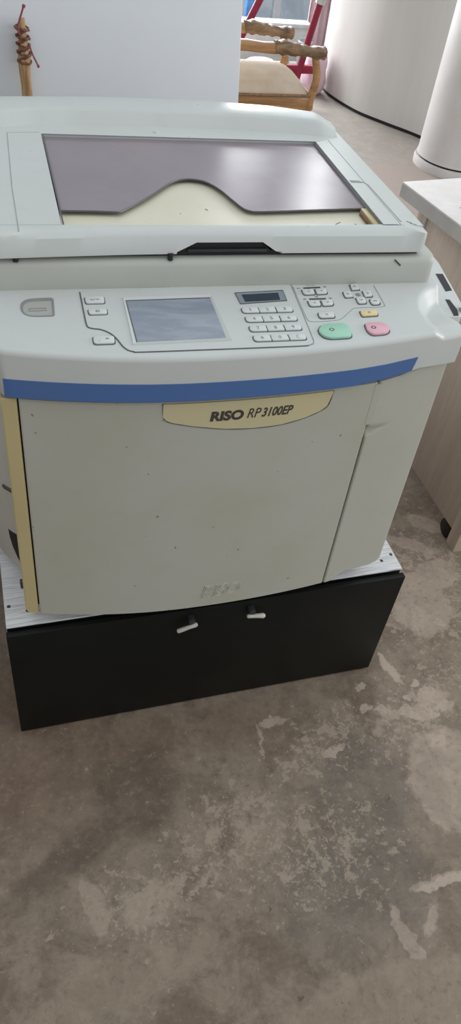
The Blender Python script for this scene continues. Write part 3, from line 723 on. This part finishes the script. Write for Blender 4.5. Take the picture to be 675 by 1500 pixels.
# ------------------------------------------------------------------ stick with string
sk = empty('wooden_stick', (.17, 1.06, 0)); O2 = (.17, 1.06, 0)
m = MB(); loops = []
for i in range(41):
    z = lerp(.0, 1.036, i / 40); cx = lerp(.185, .171, (z / 1.05)) + .0015 * math.sin(z * 31); cy = lerp(1.045, WY - .016, z / 1.05)
    w = (.0125 + .0012 * math.sin(z * 47)) * (1 if i < 38 else 1 - .2 * (i - 37)); w = max(w, .006)
    loops.append([(cx + w * math.cos(t) * (1 + .12 * math.sin(3 * t + z * 20)), cy + .8 * w * math.sin(t), z) for t in [2 * PI * j / 10 for j in range(10)]])
m.loft(loops); m.build('stick', M['stickwood'], sk, O2, smooth=50)
m = MB()
pts = []
for i in range(151):
    a = i / 149 * 2 * PI * 9; z = .948 + .072 * (i / 150) + .006 * math.sin(i * .19 + 1) + .001 * math.sin(i * 2.1); r = .0136 + .0004 * math.sin(i * 1.7)
    cx = lerp(.185, .171, z / 1.05); cy = lerp(1.045, WY - .016, z / 1.05); pts.append((cx + r * math.cos(a), cy + r * .85 * math.sin(a), z))
m.tube(pts, [.0024 + .0010 * math.sin(i * .23) for i in range(151)], 6); m.build('twine_wrapping', M['twine'], sk, O2, smooth=60)
m = MB(); m.tube(smooth_line([(.164, 1.068, 1.008), (.163, 1.066, 1.026), (.170, 1.066, 1.044), (.1765, 1.068, 1.060)], 4), .0021, 8); m.tube([(.1760, 1.068, 1.058), (.1785, 1.068, 1.0635)], .0034, 8)
m.build('red_string', M['string'], sk, O2, smooth=60)
m = MB(); m.tube(smooth_line([(.183, 1.064, .992), (.188, 1.062, .975), (.196, 1.061, .958), (.199, 1.061, .951)], 4), .0018, 8); m.tube([(.1985, 1.061, .953), (.2005, 1.061, .948)], .0028, 8)
m.build('red_string', M['string'], sk, O2, smooth=60)
tag(sk, 'rough wooden stick with red string tied round its top leaning on the white wall', 'stick')

# ------------------------------------------------------------------ armchair
ac = empty('armchair', (1.3, 2.9, 0)); O3 = (1.3, 2.9, 0)
def sec(x, y, z, w, h, n=14, sq=.75):
    L = []
    for k in range(n):
        t = 2 * PI * k / n; c, s = math.cos(t), math.sin(t)
        L.append((x, y + w * math.copysign(abs(c) ** sq, c), z + h * math.copysign(abs(s) ** sq, s)))
    return L
def arm(y, dx):
    a = MB(); tab = [(.98, .600, .022, .022), (1.1, .609, .022, .022), (1.22, .609, .022, .0225), (1.30, .603, .022, .021), (1.352, .602, .024, .023)]
    a.loft([sec(x + dx, y, z, w, h) for x, z, w, h in tab]); a.build('arm', M['chairwood'], ac, O3, smooth=50)
    b = MB(); L = []
    for i in range(45):
        t = i / 44; x = lerp(1.35, 1.602, t)
        z = interp([(0, .606), (.2, .606), (.5, .598), (.8, .590), (1, .592)], t); h = interp([(0, .025), (.15, .029), (.4, .025), (.7, .020), (.85, .025), (.95, .025), (.985, .018), (1, .004)], t) * (1 + .05 * math.sin(i * 1.1))
        w = interp([(0, .027), (.3, .032), (.7, .026), (.9, .031), (.985, .02), (1, .005)], t)
        L.append([(p[0], p[1] + .002 * math.sin(9 * k + i * .9), p[2] + .0022 * math.sin(5 * k + i * .7)) for k, p in enumerate(sec(x + dx, y, z, w, h))])
    b.loft(L); b.build('arm_scroll', M['carved'], ac, O3, smooth=55)
    c = MB(); P = smooth_line([(1.548 + dx, y, .578), (1.560 + dx, y, .540), (1.572 + dx, y, .490), (1.566 + dx, y, .440), (1.556 + dx, y, .400), (1.556 + dx, y, .36)], 4)
    c.tube(P, [lerp(.016, .021, i / (len(P) - 1)) for i in range(len(P))], 12); c.build('arm_post', M['chairwood'], ac, O3, smooth=60)
arm(2.735, 0); arm(3.055, -.045)
s = MB(); s.box(.98, 1.565, 2.722, 3.070, .355, .412); s.build('seat_rail', M['chairwood'], ac, O3, bevel=.006)
s = MB(); L = []
for i in range(25):
    t = i / 24; x = lerp(.98, 1.553, t); e = min(1, (1 - t) / .20); hh = .075 * math.sin(PI / 2 * e) ** .8 + .008
    L.append([(x, 2.728 + .33 * j / 16, .418 + hh * (.45 + .55 * math.sin(PI * j / 16)) if 0 < j < 16 else .418) for j in range(17)] + [(x, 3.058, .405), (x, 2.728, .405)])
s.loft(L); s.build('seat_cushion', M['uph'], ac, O3, smooth=60)
s = MB(); s.tube([(.98, 2.722, .418), (1.3, 2.721, .417), (1.55, 2.722, .418), (1.563, 2.74, .418), (1.563, 3.05, .418)], .0065, 8); s.build('seat_piping', M['piping'], ac, O3, smooth=60)
for (x, y) in ((1.545, 2.74), (1.545, 3.05), (1.0, 2.74), (1.0, 3.05)):
    s = MB(); s.tube([(x, y, 0), (x, y, .02), (x + .004, y, .2), (x, y, .36)], [.014, .016, .021, .028], 12); s.build('leg', M['chairwood'], ac, O3, smooth=60)
s = MB(); s.box(.93, .985, 2.72, 3.07, .36, 1.02); s.build('back_frame', M['chairwood'], ac, O3, bevel=.012)
s = MB(); s.box(.975, 1.01, 2.77, 3.02, .50, .97); s.build('back_pad', M['uph'], ac, O3, bevel=.014)
tag(ac, 'gilded wooden armchair with carved arms and beige seat behind the white wall', 'armchair')

# ------------------------------------------------------------------ table at the right
tx = empty('side_table', (1.5, .62, 0)); O4 = (1.5, .62, 0)
A = Vector((1.107, .961)); ed_ = Vector((.035, -.258)).normalized(); nr = Vector((-ed_.y, ed_.x))
TP = [A, A + ed_ * .72, A + ed_ * .72 + nr * 1.15, A + nr * 1.15]
m = MB(); m.prism([tuple(p) for p in TP], lambda u, v: (u, v, .7345), lambda u, v: (u, v, .740)); m.build('table_top', M['tabletop'], tx, O4, bevel=.0012)
m = MB(); m.prism([tuple(p) for p in TP], lambda u, v: (u, v, .702), lambda u, v: (u, v, .7346)); m.build('top_edge', M['tableedge'], tx, O4)
m = MB(); m.box(1.172, 1.196, .345, .90, .05, .702); m.build('side_panel', M['tablepanel'], tx, O4, bevel=.001)
m = MB(); m.box(1.170, 1.215, .304, .345, .0, .702); m.build('leg_board', M['tablepanel'], tx, O4, bevel=.001)
m = MB(); m.box(1.2, 2.2, .303, .326, .0, .702); m.build('front_panel', M['tablelight'], tx, O4, bevel=.001)
m = MB(); m.box(1.168, 1.20, .912, .945, .0, .702); m.build('rear_leg', M['tablepanel'], tx, O4, bevel=.001)
m = MB(); m.box(1.166, 1.19, .895, .911, .05, .702); m.build('leg_strip', M['tableedge'], tx, O4)
m = MB(); m.box(2.18, 2.205, .304, .94, .0, .702); m.build('side_panel', M['tablepanel'], tx, O4, bevel=.001)
m = MB(); Mx = Matrix.Translation((1.184, .372, .027)) @ Matrix.Rotation(PI / 2, 4, 'Y')
vs = [[tuple(Mx @ Vector((r * math.cos(t), r * math.sin(t), h))) for t in [2 * PI * k / 24 for k in range(24)]] for r, h in ((.02, -.013), (.027, -.010), (.027, .005), (.02, .008))]
m.loft(vs); m.build('caster', M['rubber'], tx, O4, smooth=50)
m = MB(); m.prism([(1.19, .80), (1.215, .815), (1.205, .793), (1.195, .788)], lambda u, v: (u, v, .7395), lambda u, v: (u, v, .7404)); m.build('scuff_mark', M['inkgrey'], tx, O4)
tag(tx, 'white-topped wooden table with brown side panel to the right of the copier', 'table')

# ------------------------------------------------------------------ things seen at the back
lad = empty('red_trestle', (1.8, 4.0, 0)); O5 = (1.8, 4.0, 0)
def lx2(z): return 1.953 + .19 * z
def lx1(z): return 1.44 + .465 * z
for fx in (lx1, lx2):
    s = MB(); s.tube([(fx(0), 4.0, 0), (fx(.4), 4.0, .4), (fx(1.25), 4.0, 1.25)], .021, 10); s.build('leg', M['red'], lad, O5, smooth=60)
for z in (.19, .95):
    s = MB(); s.box(lx1(z), lx2(z) + .09 * (z < .5), 3.985, 4.015, z - .022, z + .022); s.build('crossbar', M['red'], lad, O5, bevel=.003)
s = MB(); s.tube([(lx2(.53), 4.0, .53), (lx2(.60), 4.0, .60)], [.028, .03], 10); s.build('knotted_cloth', M['whitebox'], lad, O5, smooth=60)
tag(lad, 'red painted trestle standing behind the armchair', 'trestle')
b = empty('white_bench', (2.0, 4.85, 0)); O6 = (2.0, 4.85, 0)
s = MB(); s.box(1.70, 2.36, 4.80, 4.92, .225, .25); s.build('bench_top', M['whitebox'], b, O6, bevel=.004)
for x in (1.72, 2.20):
    s = MB(); s.box(x, x + .03, 4.81, 4.91, 0, .225); s.build('leg', M['whitebox'], b, O6, bevel=.003)
s = MB(); s.box(1.70, 2.36, 4.815, 4.83, .02, .225); s.build('apron', M['whitebox'], b, O6, bevel=.003)
tag(b, 'low white bench behind the red trestle', 'bench')
s = MB(); L = []
for z, w in ((0, .034), (.01, .036), (.19, .046), (.2, .048), (.205, .044), (.02, .03)):
    L.append((w, z))
s.lathe(L, (0, 0), 24); bo = s.build('grey_bucket', M['greybox'], None, None, smooth=40); bo.location = (2.235, 4.58, 0); tag(bo, 'small grey bucket in front of the white bench', 'bucket')
def sack(name, mat, c, r, label, cat):
    s = MB(); L = []
    for i in range(15):
        p = i / 14; z = r[2] * (1 - math.cos(PI * p)) / 2 * 2; q = max(.02, math.sin(PI * (.12 + .86 * p)) ** .6)
        L.append([((r[0] * q * (1 + .09 * math.sin(5 * t + i))) * math.cos(t), (r[1] * q * (1 + .09 * math.cos(4 * t + i * .7))) * math.sin(t), z) for t in [2 * PI * k / 28 for k in range(28)]])
    s.loft(L); o = s.build(name, mat, None, None, smooth=60); o.location = c; tag(o, label, cat)
sack('pink_bag', M['pinkcloth'], (2.18, 4.22, 0), (.075, .10, .13), 'pale pink cloth bundle under the right leg of the red trestle', 'bundle')
sack('printed_cloth', M['cloth'], (1.86, 4.35, 0), (.13, .10, .075), 'pink and blue printed cloth heap behind the armchair', 'cloth')
s = MB(); L = []
for i in range(13):
    x = lerp(2.40, 2.56, i / 12); y = 5.0 + .018 * math.sin(i * 1.9); L.append([(x, y, 0), (x, y + .012, 0), (x, y + .012, 1.9), (x, y, 1.9)])
s.loft(L); o = s.build('pink_sheet', M['curtain'], smooth=60); tag(o, 'pinkish sheet standing upright beside the end of the curved partition', 'sheet')
s = MB(); s.box(2.005, 2.07, 5.2, 5.26, 0, .72); o = s.build('blue_board', M['bluecrate'], bevel=.01); tag(o, 'blue plastic board standing upright below the shop window', 'board')

# ------------------------------------------------------------------ light
W = bpy.data.worlds.new('world'); SC.world = W; W.use_nodes = True; t = W.node_tree; t.nodes.clear()
ow = t.nodes.new('ShaderNodeOutputWorld'); bg = t.nodes.new('ShaderNodeBackground'); tc = t.nodes.new('ShaderNodeTexCoord')
dp = t.nodes.new('ShaderNodeVectorMath'); dp.operation = 'DOT_PRODUCT'; dp.inputs[1].default_value = Vector((.66, .34, .67)).normalized()
rp = t.nodes.new('ShaderNodeValToRGB'); mr = t.nodes.new('ShaderNodeMapRange'); mr.inputs[1].default_value = -1
t.links.new(tc.outputs['Generated'], dp.inputs[0]); t.links.new(dp.outputs['Value'], mr.inputs[0]); t.links.new(mr.outputs[0], rp.inputs[0])
e = rp.color_ramp.elements; e[0].position = .15; e[0].color = (.36, .355, .35, 1); e[1].position = 1; e[1].color = (.93, 1.0, 1.06, 1)
x = e.new(.55); x.color = (.74, .755, .765, 1)
t.links.new(rp.outputs[0], bg.inputs[0]); bg.inputs[1].default_value = 1.0; t.links.new(bg.outputs[0], ow.inputs[0])
def area(name, loc, rot, sx, sy, power, col=(1, 1, 1)):
    l = bpy.data.lights.new(name, 'AREA'); l.shape = 'RECTANGLE'; l.size = sx; l.size_y = sy; l.energy = power; l.color = col
    o = bpy.data.objects.new(name, l); COL.objects.link(o); o.location = loc; o.rotation_euler = rot; return o
area('window_daylight', (1.35, BY - .05, 1.6), (-PI / 2, 0, 0), 2.3, 2.1, 240, (.96, .98, 1))
area('clerestory_daylight', (3.22, BY - .05, 3.16), (-PI / 2, 0, 0), .42, .34, 55, (.96, .98, 1))
area('side_window_daylight', (4.6, -.4, 1.9), (PI / 2, 0, PI / 2), 2.2, 1.6, 60, (1, .98, .95))

# ------------------------------------------------------------------ camera
cam = bpy.data.cameras.new('camera'); co = bpy.data.objects.new('camera', cam); COL.objects.link(co)
cam.sensor_fit = 'VERTICAL'; cam.sensor_height = 36; cam.lens = 1123.15664 / 1500 * 36; cam.clip_start = .02
co.location = (0.041873, -0.855826, 1.473027); co.rotation_euler = (.795411271, -.108828302, -.274156297)
SC.camera = co
SC.view_settings.view_transform = 'Standard'; SC.view_settings.look = 'None'; SC.view_settings.gamma = 1; SC.view_settings.use_curve_mapping = False
SC.view_settings.exposure = 0
SC.cycles.use_denoising = True
